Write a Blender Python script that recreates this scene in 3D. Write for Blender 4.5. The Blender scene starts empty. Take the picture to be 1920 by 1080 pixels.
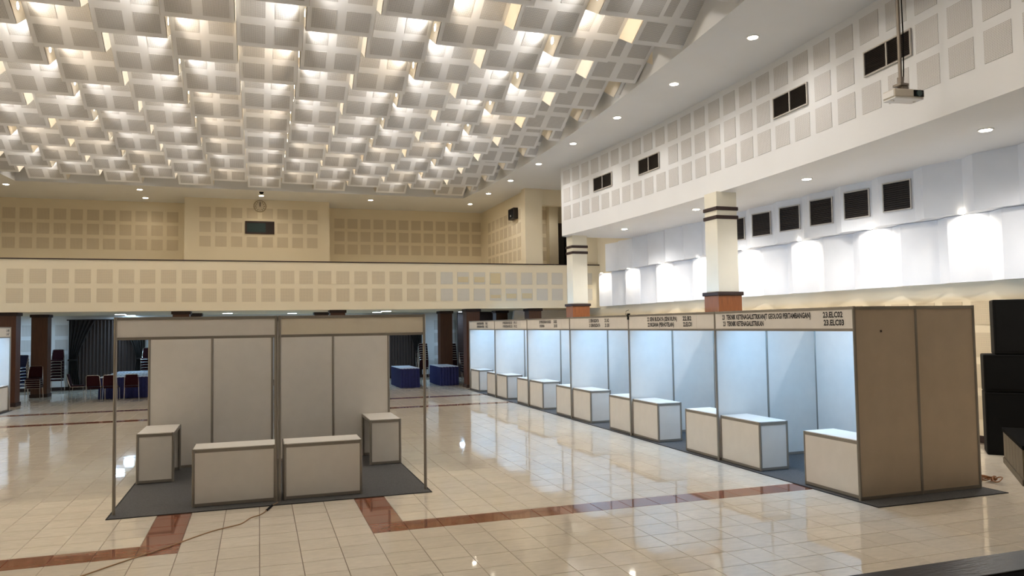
import bpy, math, random
from mathutils import Vector, Matrix
random.seed(7)
PI = math.pi
C = bpy.context.scene.collection
sc = bpy.context.scene

# ------------------------------------------------------------------ camera
def Vv(*a): return Vector(a)
CAM_H = 2.32
yaw, pitch, roll = 0.32259, 0.04921, -0.01533
f0 = Vv(math.sin(yaw), math.cos(yaw), 0); r0 = Vv(math.cos(yaw), -math.sin(yaw), 0); u0 = Vv(0, 0, 1)
fw = f0*math.cos(pitch) + u0*math.sin(pitch); up = u0*math.cos(pitch) - f0*math.sin(pitch)
rt = r0*math.cos(roll) + up*math.sin(roll); uu = up*math.cos(roll) - r0*math.sin(roll)
cam = bpy.data.objects.new('camera', bpy.data.cameras.new('camera')); C.objects.link(cam)
m = Matrix.Identity(4)
for i in range(3):
    m[i][0] = rt[i]; m[i][1] = uu[i]; m[i][2] = -fw[i]
m[2][3] = CAM_H
cam.matrix_world = m
cam.data.sensor_width = 36.0; cam.data.lens = 1421.87/1920*36
cam.data.clip_start = 0.05; cam.data.clip_end = 200
sc.camera = cam

def project(P):
    d = Vector(P) - Vv(0, 0, CAM_H)
    z = d.dot(fw)
    if z < .1: return None
    return 960 + 1421.87*d.dot(rt)/z, 540 - 1421.87*d.dot(uu)/z

# ------------------------------------------------------------------ world, exposure, light levels
w = bpy.data.worlds.new('world'); sc.world = w; w.use_nodes = True
w.node_tree.nodes['Background'].inputs[0].default_value = (.9, .92, 1, 1)
w.node_tree.nodes['Background'].inputs[1].default_value = 0.0
sc.view_settings.view_transform = 'Standard'; sc.view_settings.look = 'None'
sc.view_settings.gamma = 1; sc.view_settings.use_curve_mapping = False
sc.view_settings.exposure = 0.55
L_FOLD, L_SOFFIT, L_GALLERY, L_WASH, L_BOOTH, L_UNDER = 24, 66, 215, 40, 37, 20
WARM = (1, .84, .66); NEUT = (1, .945, .89); COOL = (.42, .70, 1); TUBE = (.17, .52, 1); GAL = (1, .95, .90)

# ------------------------------------------------------------------ materials
def mat(name, col, rough=.6, metal=0, noise=0, nscale=6, bump=0, spec=.5, emit=None, es=1, stretch=None):
    M = bpy.data.materials.new(name); M.use_nodes = True
    nt = M.node_tree; b = nt.nodes['Principled BSDF']
    b.inputs['Base Color'].default_value = (*col, 1); b.inputs['Roughness'].default_value = rough
    b.inputs['Metallic'].default_value = metal; b.inputs['Specular IOR Level'].default_value = spec
    if emit:
        b.inputs['Emission Color'].default_value = (*emit, 1); b.inputs['Emission Strength'].default_value = es
    if noise or bump:
        tc = nt.nodes.new('ShaderNodeTexCoord'); n = nt.nodes.new('ShaderNodeTexNoise')
        n.inputs['Scale'].default_value = nscale; n.inputs['Detail'].default_value = 5
        mp = nt.nodes.new('ShaderNodeMapping')
        if stretch: mp.inputs['Scale'].default_value = stretch
        nt.links.new(tc.outputs['Object'], mp.inputs[0]); nt.links.new(mp.outputs[0], n.inputs['Vector'])
        if noise:
            mr = nt.nodes.new('ShaderNodeMapRange')
            mr.inputs[1].default_value = .25; mr.inputs[2].default_value = .75
            mr.inputs[3].default_value = 1-noise; mr.inputs[4].default_value = 1+noise*.6
            nt.links.new(n.outputs[0], mr.inputs[0])
            mx = nt.nodes.new('ShaderNodeVectorMath'); mx.operation = 'SCALE'
            mx.inputs[0].default_value = col; nt.links.new(mr.outputs[0], mx.inputs['Scale'])
            nt.links.new(mx.outputs[0], b.inputs['Base Color'])
        if bump:
            bp = nt.nodes.new('ShaderNodeBump'); bp.inputs['Strength'].default_value = bump; bp.inputs['Distance'].default_value = .01
            nt.links.new(n.outputs[0], bp.inputs['Height']); nt.links.new(bp.outputs[0], b.inputs['Normal'])
    return M

def perforated(name, col, hole, pitch=.022, rad=.30):
    """board with a regular grid of small drilled holes"""
    M = bpy.data.materials.new(name); M.use_nodes = True
    nt = M.node_tree; N = nt.nodes; L = nt.links; b = N['Principled BSDF']; b.inputs['Roughness'].default_value = .75
    tc = N.new('ShaderNodeTexCoord'); sx = N.new('ShaderNodeSeparateXYZ'); L.new(tc.outputs['Object'], sx.inputs[0])
    def math_(op, a, v=None):
        q = N.new('ShaderNodeMath'); q.operation = op
        if hasattr(a, 'is_output'): L.new(a, q.inputs[0])
        else: q.inputs[0].default_value = a
        if v is not None:
            if hasattr(v, 'is_output'): L.new(v, q.inputs[1])
            else: q.inputs[1].default_value = v
        return q.outputs[0]
    sq = []
    for k in (0, 1):
        fr = math_('FRACT', math_('ADD', math_('DIVIDE', sx.outputs[k], pitch), 100.5))
        sq.append(math_('POWER', math_('SUBTRACT', fr, .5), 2.0))
    d = math_('SQRT', math_('ADD', sq[0], sq[1]))
    inside = math_('LESS_THAN', d, rad)
    mx = N.new('ShaderNodeMix'); mx.data_type = 'RGBA'
    mx.inputs[6].default_value = (*col, 1); mx.inputs[7].default_value = (*hole, 1)
    L.new(inside, mx.inputs[0]); L.new(mx.outputs[2], b.inputs['Base Color'])
    return M

def tile_mat(name, col, var=.08):
    M = bpy.data.materials.new(name); M.use_nodes = True
    nt = M.node_tree; N = nt.nodes; L = nt.links; b = N['Principled BSDF']
    g = N.new('ShaderNodeNewGeometry')
    sn = N.new('ShaderNodeVectorMath'); sn.operation = 'SUBTRACT'; sn.inputs[1].default_value = (TX0, TY0, 0)
    dv = N.new('ShaderNodeVectorMath'); dv.operation = 'SCALE'; dv.inputs['Scale'].default_value = 1/TP
    fl = N.new('ShaderNodeVectorMath'); fl.operation = 'FLOOR'
    L.new(g.outputs['Position'], sn.inputs[0]); L.new(sn.outputs[0], dv.inputs[0]); L.new(dv.outputs[0], fl.inputs[0])
    wn = N.new('ShaderNodeTexWhiteNoise'); wn.noise_dimensions = '2D'; L.new(fl.outputs[0], wn.inputs['Vector'])
    mp = N.new('ShaderNodeMapping'); mp.inputs['Scale'].default_value = (2.2, 7, 1)
    ad = N.new('ShaderNodeVectorMath'); ad.operation = 'MULTIPLY_ADD'; ad.inputs[1].default_value = (3.7, 2.9, 1)
    L.new(fl.outputs[0], ad.inputs[0]); L.new(g.outputs['Position'], ad.inputs[2]); L.new(ad.outputs[0], mp.inputs[0])
    nz = N.new('ShaderNodeTexNoise'); nz.inputs['Scale'].default_value = 2.6; nz.inputs['Detail'].default_value = 8; nz.inputs['Roughness'].default_value = .65
    L.new(mp.outputs[0], nz.inputs['Vector'])
    a = N.new('ShaderNodeMapRange'); a.inputs[1].default_value = .3; a.inputs[2].default_value = .7; a.inputs[3].default_value = 1-var*1.2; a.inputs[4].default_value = 1+var
    L.new(nz.outputs[0], a.inputs[0])
    c = N.new('ShaderNodeMapRange'); c.inputs[3].default_value = 1-var*.5; c.inputs[4].default_value = 1+var*.5; L.new(wn.outputs[0], c.inputs[0])
    mu = N.new('ShaderNodeMath'); mu.operation = 'MULTIPLY'; L.new(a.outputs[0], mu.inputs[0]); L.new(c.outputs[0], mu.inputs[1])
    sc_ = N.new('ShaderNodeVectorMath'); sc_.operation = 'SCALE'; sc_.inputs[0].default_value = col; L.new(mu.outputs[0], sc_.inputs['Scale'])
    L.new(sc_.outputs[0], b.inputs['Base Color'])
    b.inputs['Roughness'].default_value = .04; b.inputs['Specular IOR Level'].default_value = .85
    n2 = N.new('ShaderNodeTexNoise'); n2.inputs['Scale'].default_value = 5; n2.inputs['Detail'].default_value = 1
    L.new(g.outputs['Position'], n2.inputs['Vector'])
    bp = N.new('ShaderNodeBump'); bp.inputs['Strength'].default_value = .05; bp.inputs['Distance'].default_value = .004
    L.new(n2.outputs[0], bp.inputs['Height']); L.new(bp.outputs[0], b.inputs['Normal'])
    return M

TX0, TY0, TP = .01, 7.93, .406
M_TILE = tile_mat('beige_marble_tile', (.74, .66, .54))
M_TILEB = tile_mat('red_brown_tile', (.26, .095, .052), .12)
M_GROUT = mat('grout', (.20, .15, .11), .8)
M_CREAM = mat('cream_paint', (.80, .71, .53), .7, noise=.03, nscale=.8)
M_WHITE = mat('white_paint', (.76, .77, .78), .7, noise=.03, nscale=.9)
M_ZIG = mat('white_panel_paint', (.80, .81, .83), .65, noise=.05, nscale=1.4)
M_FOLD = mat('ceiling_board_paint', (.80, .80, .80), .75, noise=.03, nscale=1.2)
M_SIDE = mat('ceiling_side_paint', (.86, .78, .64), .7)
M_PERF_C = perforated('perforated_cream', (.71, .61, .44), (.22, .18, .12), rad=.22)
M_PERF_W = perforated('perforated_white', (.68, .67, .66), (.20, .19, .18), rad=.26)
M_PERF_F = perforated('perforated_ceiling', (.67, .66, .65), (.16, .15, .14), rad=.28)
M_PERF_P = perforated('perforated_patched', (.70, .66, .57), (.2, .18, .15), rad=.22)
M_PERF_Y = perforated('perforated_yellowed', (.72, .61, .38), (.2, .16, .09), rad=.22)
M_DARKW = mat('dark_brown_wood', (.030, .012, .008), .6, noise=.2, nscale=14)
M_WOOD = mat('red_brown_veneer', (.27, .085, .022), .42, noise=.35, nscale=5, stretch=(9, 9, .6))
M_WOODD = mat('brown_column_veneer', (.09, .034, .016), .45, noise=.3, nscale=5, stretch=(9, 9, .6))
M_ALU = mat('aluminium_profile', (.29, .26, .22), .42, metal=.5)
M_BOARD = mat('booth_board', (.70, .66, .60), .6, noise=.04, nscale=5)
M_BOARD_SHADE = mat('shaded_brown_board', (.56, .45, .33), .65, noise=.08, nscale=3)  # browner copy of the board, with the near end wall's gallery shade put in
M_BOARDY = mat('yellowed_booth_board', (.68, .61, .48), .6, noise=.04, nscale=5)
M_TOP = mat('counter_top_laminate', (.80, .76, .70), .35)
M_CARPET = mat('grey_carpet', (.088, .086, .085), .95, noise=.35, nscale=60, bump=.4)
M_EDGE = mat('carpet_edge', (.012, .011, .011), .9)
M_TEXT = mat('black_vinyl', (.012, .010, .010), .5)
M_BLACK = mat('black_cabinet', (.004, .004, .004), .75, noise=.2, nscale=30, spec=.15)
M_GRILLE = mat('black_grille', (.006, .006, .006), .8, spec=.15)
M_STAGE = mat('stage_black_gloss', (.012, .010, .009), .25, spec=.2, noise=.3, nscale=7, bump=.25, stretch=(1, 9, 1))
M_STAGEM = mat('stage_black_matte', (.004, .004, .004), .9, spec=.05)
M_PLANK = mat('stage_plank', (.11, .085, .05), .55, noise=.4, nscale=4, stretch=(3, 3, .5))
M_VENT = mat('vent_dark', (.018, .012, .009), .6)
M_SLAT = mat('vent_slat', (.030, .023, .018), .5, spec=.3)
M_FRAME = mat('vent_frame', (.50, .47, .43), .5)
M_LAMP = mat('lamp_warm', (1, .95, .85), emit=(1, .90, .74), es=26)
M_LAMPC = mat('lamp_cool', (.9, .95, 1), emit=(.78, .9, 1), es=14)
M_RING = mat('lamp_ring', (.75, .72, .68), .4)
M_MAROON = mat('maroon_upholstery', (.022, .003, .005), .9, noise=.2, nscale=40, spec=.15)
M_NAVYU = mat('navy_upholstery', (.015, .025, .10), .85)
M_CHROME = mat('chrome_tube', (.62, .60, .58), .22, metal=1)
M_SKIRT = mat('navy_table_skirt', (.004, .008, .085), .7, noise=.2, nscale=10)
M_CLOTH = mat('pale_table_top', (.62, .68, .80), .3)
M_SHEER = mat('grey_sheer', (.062, .043, .036), .85)
M_DRAPE = mat('dark_drape', (.022, .016, .013), .9)
M_GLASS = mat('dark_window_glass', (.03, .055, .055), .08)
M_PROJ = mat('projector_shell', (.62, .56, .47), .5)
M_PROJW = mat('projector_light_shell', (.78, .77, .76), .5)
M_STEEL = mat('grey_steel_pole', (.20, .17, .14), .45, metal=.6)
M_CORD = mat('orange_brown_cord', (.30, .12, .035), .6)
M_GOLD = mat('clock_gold', (.36, .29, .18), .4, metal=.5)
M_CLOCK = mat('clock_face', (.60, .52, .38), .5)

# ------------------------------------------------------------------ mesh helpers
class MB:
    def __init__(s): s.v = []; s.f = []; s.mi = []; s.cur = 0
    def poly(s, pts):
        i = len(s.v); s.v += [tuple(p) for p in pts]; s.f.append(tuple(range(i, i+len(pts)))); s.mi.append(s.cur); return s
    def box(s, x0, x1, y0, y1, z0, z1):
        i = len(s.v)
        s.v += [(x0,y0,z0),(x1,y0,z0),(x1,y1,z0),(x0,y1,z0),(x0,y0,z1),(x1,y0,z1),(x1,y1,z1),(x0,y1,z1)]
        for q in ((3,2,1,0),(4,5,6,7),(0,1,5,4),(1,2,6,5),(2,3,7,6),(3,0,4,7)):
            s.f.append(tuple(i+k for k in q)); s.mi.append(s.cur)
        return s
    def prism(s, pts, z0, z1):
        """plan polygon (counter-clockwise) extruded upwards"""
        n = len(pts); i = len(s.v)
        s.v += [(x, y, z0) for x, y in pts] + [(x, y, z1) for x, y in pts]
        s.f.append(tuple(i+k for k in reversed(range(n)))); s.f.append(tuple(i+n+k for k in range(n)))
        for k in range(n): s.f.append((i+k, i+(k+1) % n, i+n+(k+1) % n, i+n+k))
        s.mi += [s.cur]*(n+2); return s
    def tube(s, p0, p1, r, n=8, r1=None, cap=True):
        p0, p1 = Vector(p0), Vector(p1); d = (p1-p0).normalized()
        a = d.orthogonal().normalized() if abs(d.z) < .99 else Vv(1, 0, 0)
        b = d.cross(a); i = len(s.v); r1 = r if r1 is None else r1
        for p, q in ((p0, r), (p1, r1)):
            for k in range(n):
                t = 2*PI*(k+.5)/n; s.v.append(tuple(p + a*math.cos(t)*q + b*math.sin(t)*q))
        for k in range(n): s.f.append((i+k, i+(k+1) % n, i+n+(k+1) % n, i+n+k)); s.mi.append(s.cur)
        if cap:
            s.f.append(tuple(i+k for k in reversed(range(n)))); s.f.append(tuple(i+n+k for k in range(n))); s.mi += [s.cur]*2
        return s
    def path(s, pts, r, n=6):
        pts = [Vector(p) for p in pts]; i = len(s.v); m_ = len(pts); ref = Vv(0, 0, 1)
        for j, p in enumerate(pts):
            d = (pts[min(j+1, m_-1)] - pts[max(j-1, 0)]).normalized()
            a = d.cross(ref)
            if a.length < .05: a = d.cross(Vv(1, 0, 0))
            a.normalize(); b = d.cross(a)
            for k in range(n):
                t = 2*PI*k/n; s.v.append(tuple(p + a*math.cos(t)*r + b*math.sin(t)*r))
        for j in range(m_-1):
            for k in range(n):
                s.f.append((i+j*n+k, i+j*n+(k+1) % n, i+(j+1)*n+(k+1) % n, i+(j+1)*n+k)); s.mi.append(s.cur)
        s.f.append(tuple(i+k for k in reversed(range(n)))); s.f.append(tuple(i+(m_-1)*n+k for k in range(n))); s.mi += [s.cur]*2
        return s
    def grid(s, fn, nu, nv):
        i = len(s.v)
        for a in range(nu+1):
            for b in range(nv+1): s.v.append(tuple(fn(a/nu, b/nv)))
        for a in range(nu):
            for b in range(nv):
                k = i+a*(nv+1)+b; s.f.append((k, k+nv+1, k+nv+2, k+1)); s.mi.append(s.cur)
        return s
    def mesh(s, name, mats):
        me = bpy.data.meshes.new(name); me.from_pydata(s.v, [], s.f)
        for q in (mats if isinstance(mats, (list, tuple)) else [mats]): me.materials.append(q)
        if any(s.mi): me.polygons.foreach_set('material_index', s.mi)
        me.update(); return me
    def build(s, name, mats, parent=None, smooth=False, bevel=0):
        me = s.mesh(name, mats)
        if smooth: me.polygons.foreach_set('use_smooth', [True]*len(me.polygons))
        o = link(name, me, parent)
        if bevel:
            b = o.modifiers.new('bevel', 'BEVEL'); b.width = bevel; b.segments = 2; b.limit_method = 'ANGLE'
        return o

def link(name, data, parent=None, M=None):
    o = bpy.data.objects.new(name, data); C.objects.link(o)
    if parent: o.parent = parent
    if M is not None: o.matrix_basis = M
    return o
def struct(o): o['kind'] = 'structure'; return o
def tag(o, label, cat, group=None):
    o['label'] = label; o['category'] = cat
    if group: o['group'] = group
    return o
def thing(name, label, cat, loc=(0, 0, 0), rz=0, group=None):
    o = link(name, None); o.location = loc; o.rotation_euler = (0, 0, rz); o.empty_display_size = .2
    return tag(o, label, cat, group)
def dup(root, loc, rz, label, group=None):
    r = root.copy(); C.objects.link(r); r.location = loc; r.rotation_euler = (0, 0, rz); r['label'] = label
    if group: r['group'] = group
    for ch in list(root.children):
        c = ch.copy(); C.objects.link(c); c.parent = r
        for g in list(ch.children):
            d = g.copy(); C.objects.link(d); d.parent = c
    return r
def axes(o, x, y, z):
    M = Matrix.Identity(4)
    for i in range(3): M[i][0] = x[i]; M[i][1] = y[i]; M[i][2] = z[i]; M[i][3] = o[i]
    return M
def lamp(kind, loc, d, energy, col, parent=None, **k):
    l = bpy.data.lights.new(kind.lower()+'_light', kind); l.energy = energy; l.color = col
    for a, v in k.items(): setattr(l, a, v)
    o = link('light', l)
    o.rotation_euler = Vector(d).to_track_quat('-Z', 'Y').to_euler(); o.location = loc
    if parent:
        o.parent = parent; o.location = Vector(loc) - parent.location
    return o

SQ = {}
def square(parent, cen, normal, size, material, upv=(0, 0, 1), name='perforated_panel'):
    """a thin perforated board set a little proud of its wall"""
    key = (round(size, 3), material.name)
    if key not in SQ:
        h = size/2; t = .006
        SQ[key] = MB().box(-h, h, -h, h, -t, t).mesh(name, material)
    z = Vector(normal).normalized(); y = Vector(upv); y = (y - z*y.dot(z)).normalized(); x = y.cross(z)
    return link(name, SQ[key], parent, axes(cen, x, y, z))

ORD = ['first','second','third','fourth','fifth','sixth','seventh','eighth','ninth','tenth','eleventh','twelfth','thirteenth','fourteenth']

# ================================================================== SETTING
ZS = 7.60        # soffit level
ZB = 7.65        # lowest fold edges of the ceiling
ZT = 8.25        # highest fold edges
CW = 1.19; CX0 = -.40; PP = 2.14; YE = 12.73

# ---- floor
floor = struct(MB().box(-13.2, 13.2, 3.0, 35.0, -.12, -.006).build('floor', M_GROUT))
cells = []
def brown(k, j):
    if j == 2 and (k <= -3 or (3 <= k <= 17)): return True
    if k in (-3, 3) and 2 <= j <= 8: return True
    return j in (34, 41)
for k in range(-32, 32):
    for j in range(-10, 66):
        x, y = TX0+(k+.5)*TP, TY0+(j+.5)*TP
        if abs(x) > 12.75 or y > 34.5 or y < 3.9: continue
        p = project((x, y, 0))
        vis = p is not None and -60 < p[0] < 1980 and p[1] < 1130
        cells.append((x, y, brown(k, j), vis))
def hidden_cell(x, y): return (-1.7 < x < 2.2 and 10.8 < y < 13.8) or (x > 7.6 and 8 < y < 27)
near = sorted([c for c in cells if c[3] and not hidden_cell(c[0], c[1])], key=lambda c: c[0]**2+c[1]**2)[:300]
nearset = set((c[0], c[1]) for c in near)
h = TP/2-.0022
def tile_mb(mb, x, y, z=0.0, t=.0):
    b = .0025
    mb.v += [(x-h, y-h, -.008), (x+h, y-h, -.008), (x+h, y+h, -.008), (x-h, y+h, -.008)]
    i = len(mb.v)-4
    tz = [random.uniform(-t, t) for _ in range(4)]
    mb.v += [(x-h+b, y-h+b, tz[0]), (x+h-b, y-h+b, tz[1]), (x+h-b, y+h-b, tz[2]), (x-h+b, y+h-b, tz[3])]
    for q in ((4,5,6,7),(0,1,5,4),(1,2,6,5),(2,3,7,6),(3,0,4,7)):
        mb.f.append(tuple(i+a for a in q)); mb.mi.append(mb.cur)
one = MB(); tile_mb(one, 0, 0)
me_t = one.mesh('floor_tile', M_TILE); me_b = one.mesh('floor_tile', M_TILEB)
for x, y, br, vis in near:
    o = link('floor_tile', me_b if br else me_t, floor); o.location = (x, y, 0)
    o.rotation_euler = (random.uniform(-.0022, .0022), random.uniform(-.0015, .0015), 0)
for nm, flag, mm in (('floor_tile_field', False, M_TILE), ('brown_tile_field', True, M_TILEB)):
    mb = MB()
    for x, y, br, vis in cells:
        if br == flag and (x, y) not in nearset: tile_mb(mb, x, y, t=.00045)
    o = mb.build(nm, mm, floor); o['kind'] = 'stuff'

# ---- soffit (flat lower ceiling) with the curved opening for the folded ceiling
def soff_x(y): return 8.32 - .0040*(y-24)**2 if y < 24 else 8.32 - .0075*(y-24)**2
def box_x(y): return 10.04 - .0072*(y-16.6)**2
YF = 30.2
mb = MB()
ys = [-6 + i*.6 for i in range(int((YF+6)/.6)+1)] + [YF]
for s in (1, -1):
    for a, b in zip(ys[:-1], ys[1:]):
        if b-a < 1e-4: continue
        q = [(s*soff_x(a), a, ZS), (s*12.9, a, ZS), (s*12.9, b, ZS), (s*soff_x(b), b, ZS)]
        mb.poly(q if s < 0 else q[::-1])
        q = [(s*soff_x(a), a, ZS), (s*soff_x(b), b, ZS), (s*soff_x(b), b, ZS+.9), (s*soff_x(a), a, ZS+.9)]
        mb.poly(q)
mb.poly([(-12.9, YF, ZS), (-12.9, 35, ZS), (12.9, 35, ZS), (12.9, YF, ZS)])
xf = soff_x(YF)
mb.poly([(-xf, YF, ZS), (xf, YF, ZS), (xf, YF, ZS+.9), (-xf, YF, ZS+.9)])
mb.poly([(-12.9, -6, ZS+.9), (-12.9, 35, ZS+.9), (12.9, 35, ZS+.9), (12.9, -6, ZS+.9)])
ceiling = struct(mb.build('ceiling', M_WHITE))

# ---- folded ceiling panels
al = math.atan2(ZT-ZB, PP/2); SL = math.hypot(ZT-ZB, PP/2)
hw = CW/2-.006; t = .012
me_panel = MB().box(-hw, hw, -SL/2+.004, SL/2-.004, -t, t).mesh('ceiling_panel', M_FOLD)
front, others = [], []
for c in range(-9, 9):
    xc = CX0 + (c+.5)*CW
    ye = YE if c % 2 == 0 else YE + PP/2
    for r in range(-9, 10):
        yb = ye + r*PP                           # low edge
        if yb < -5 or yb > 31.2: continue
        # near slope: falls towards the back of the hall (the face seen from the stage)
        cen = (xc, yb-PP/4, (ZB+ZT)/2)
        p = project(cen)
        vis = p is not None and -140 < p[0] < 1960 and -110 < p[1] < 420 and abs(xc) < soff_x(cen[1])+.7 and yb < YF+.9
        (front if vis else others).append((cen, -1))
        if yb-PP/4+PP/2 < YF+.6: others.append(((xc, yb+PP/4, (ZB+ZT)/2), 1))
def panel_matrix(cen, s):
    # local x = X, local z points down out of the board, local y along the slope
    y = Vv(0, math.cos(al), s*math.sin(al)); x = Vv(-1, 0, 0); z = x.cross(y)
    return axes(cen, x, y, z)
front.sort(key=lambda q: q[0][0]**2 + q[0][1]**2)
so = .2975
me_sq = MB().box(-.215, .215, -.215, .215, -.005, .005).mesh('perforated_panel', M_PERF_F)
rest_sq = MB(); cnt = 0
for cen, s in front:
    M = panel_matrix(cen, s)
    o = link('ceiling_panel', me_panel, ceiling, M)
    for i in (-1, 1):
        for j in (-1, 1):
            if cnt < 300:
                link('perforated_panel', me_sq, o, Matrix.Translation((i*so, j*so, t))); cnt += 1
            else:
                c0 = M @ Vv(i*so, j*so, t+.004); ax = M.to_3x3()
                q = [tuple(c0 + ax @ Vv(a*.215, b*.215, 0)) for a, b in ((-1,-1),(1,-1),(1,1),(-1,1))]
                rest_sq.poly(q)
if rest_sq.v:
    # far perforated fields: world-space pattern, too small to read hole by hole
    o = rest_sq.build('perforated_panel_field', M_PERF_F, ceiling); o['kind'] = 'stuff'
mb = MB()
for cen, s in others:
    M = panel_matrix(cen, s); ax = M.to_3x3()
    mb.poly([tuple(Vector(cen) + ax @ Vv(a*hw, b*SL/2, 0)) for a, b in ((-1,-1),(1,-1),(1,1),(-1,1))])
o = mb.build('ceiling_panel_field', M_FOLD, ceiling); o['kind'] = 'stuff'
# side pieces: a lozenge wherever two neighbouring folds are out of step
q4 = PP/4; hz = (ZT-ZB)/2
me_side = MB()
for sx_ in (-.006, .006):
    me_side.poly([(sx_, -q4, 0), (sx_, 0, -hz), (sx_, q4, 0), (sx_, 0, hz)])
me_side = me_side.mesh('ceiling_side_panel', M_SIDE)
lamps_at = []
side_far = MB(); nside = 0
cand = []
for b in range(-8, 9):
    xb = CX0 + b*CW
    for r in range(-16, 18):
        y0 = YE + r*PP/2
        if y0 > YF-.1 or y0 < -4: continue
        low_left = ((b-1) % 2 == 0) == (r % 2 == 0)      # column on the left of the boundary is the low one here
        p = project((xb, y0, 7.95))
        vis = p is not None and -60 < p[0] < 1960 and -60 < p[1] < 400 and abs(xb) < soff_x(y0)+.2
        seen = vis and (low_left == (xb < 0.3))
        cand.append((xb, y0, low_left, seen, b))
for xb, y0, ll, seen, b in cand:
    if seen:
        link('ceiling_side_panel', me_side, ceiling, Matrix.Translation((xb, y0, 7.95)))
    else:
        side_far.poly([(xb, y0-q4, 7.95), (xb, y0, 7.95-hz), (xb, y0+q4, 7.95), (xb, y0, 7.95+hz)])
    if b in (-5, -3, -1, 1, 3, 5) and 3.0 < y0 < 29: lamps_at.append((xb, y0, ll, seen, b))
o = side_far.build('ceiling_side_field', M_SIDE, ceiling); o['kind'] = 'stuff'

# ---- lower walls
wr = struct(MB().box(12.8, 13.0, -6, 35, 0, ZS+.02).build('wall_right', M_CREAM))
wl = struct(MB().box(-13.0, -12.8, -6, 35, 0, ZS+.02).build('wall_left', M_CREAM))
wb = struct(MB().box(-12.8, 12.8, 34.6, 34.8, 0, 3.05).build('wall_back', M_WHITE))
wn = struct(MB().box(-12.8, 12.8, -6.2, -6, 0, ZS+.02).build('wall_front', M_CREAM))
struct(MB().box(12.775, 12.8, 3.9, 34.5, 0, .13).build('baseboard_right', M_DARKW))
struct(MB().box(-12.5, 12.5, 34.57, 34.6, 0, .13).build('baseboard_back', M_DARKW))
# perforated boards low on the right wall
for k in range(28):
    y = 10.65 + .635*k
    if y > 27: break
    square(wr, (12.797, y, 2.42), (-1, 0, 0), .44, M_PERF_C)
    if k < 3:
        for z in (1.83, 1.24, .65): square(wr, (12.797, y, z), (-1, 0, 0), .44, M_PERF_C)
for x0, n in ((-9.86, 5), (7.95, 4), (3.9, 1)):
    for k in range(n):
        for r in range(4):
            square(wb, (x0+.59*k, 34.597, .62+.59*r), (0, -1, 0), .44, M_PERF_W)

# ---- zigzag panels on the right wall: two tiers of saw-tooth boards
def saw(name, xv, xc, z0, z1, per=1.13, cc=.68):
    """front convex edge at y=0, main face recedes to y=-cc*per, short face returns"""
    p = [(xv, 0), (xc, -cc*per), (xv, -per), (12.82, -per), (12.82, 0)]
    return MB().prism(p[::-1], z0, z1)
me_low = saw('wall_panel', 12.50, 12.66, 3.0, 4.262, 1.121).mesh('wall_panel', M_ZIG)
me_up = saw('wall_panel', 12.28, 12.44, 4.27, 5.30, 1.10).mesh('wall_panel', M_ZIG)
low_y = [26.75-1.121*k for k in range(21)]
up_y = [25.68-1.10*k for k in range(21)]
for k, y in enumerate(low_y):
    if y-1.13 < 3.5: break
    link('wall_panel', me_low, wr, Matrix.Translation((0, y, 0)))
    link('wall_panel', me_up, wr, Matrix.Translation((0, up_y[k], 0)))

# ---- gallery box above the right side: curved front, flat underside
YB0, YB1 = -6, 23.55
ys = [YB0 + (YB1-YB0)*i/44 for i in range(45)]
pts = [(box_x(y), y) for y in ys]
rc = .28                                    # rounded end
ex, ey = pts[-1]
arc = [(ex+rc-rc*math.cos(a), ey+rc*math.sin(a)) for a in [PI/2*i/6 for i in range(1, 7)]]
poly_ = pts + arc + [(12.85, ey+rc), (12.85, YB0)]
mb = MB()
n = len(poly_)
for i in range(n):
    a, b = poly_[i], poly_[(i+1) % n]
    mb.poly([(a[0], a[1], 5.30), (a[0], a[1], ZS), (b[0], b[1], ZS), (b[0], b[1], 5.30)])
mb.poly([(x, y, 5.30) for x, y in poly_])
wg = struct(mb.build('wall_right_upper', M_WHITE))
vents_y = [(20.2, 21.35), (17.55, 18.65), (11.63, 12.73), (8.99, 10.08)]
for k in range(-6, 27):
    y = 23.18 - .63*k if k >= 0 else None
    if y is None or y < 4: continue
    dx = -.0144*(y-16.6); nrm = Vv(-1, dx, 0).normalized()
    for r, z in enumerate((7.225, 6.625, 6.03)):
        if r == 1 and any(a-.20 < y < b+.20 for a, b in vents_y): continue
        square(wg, Vv(box_x(y), y, z)+nrm*.003, nrm, .455, M_PERF_W)
# mirrored gallery on the left (outside the picture, closes the hall)
mb = MB()
pl_ = [(-x, y) for x, y in poly_]
for i in range(n):
    a, b = pl_[i], pl_[(i+1) % n]
    mb.poly([(a[0], a[1], 5.30), (b[0], b[1], 5.30), (b[0], b[1], ZS), (a[0], a[1], ZS)])
mb.poly([(x, y, 5.30) for x, y in pl_][::-1])
struct(mb.build('wall_left_upper', M_WHITE))

# ---- balcony
wbal = struct(MB().box(-12.8, 12.8, 27.3, 27.5, 2.965, 4.63).box(-12.8, 12.8, 27.5, 34.6, 2.965, 3.3).build('wall_balcony', M_CREAM))
struct(MB().box(-12.8, 12.78, 27.27, 27.53, 4.63, 4.665).build('trim_1', M_DARKW))
for k in range(-2, 32):
    x = -7.22 + .6275*k
    for r, z in enumerate((4.10, 3.485)):
        mm = M_PERF_C
        if 22 <= k <= 31: mm = M_PERF_P
        square(wbal, (x, 27.297, z), (0, -1, 0), .45, mm)
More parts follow.
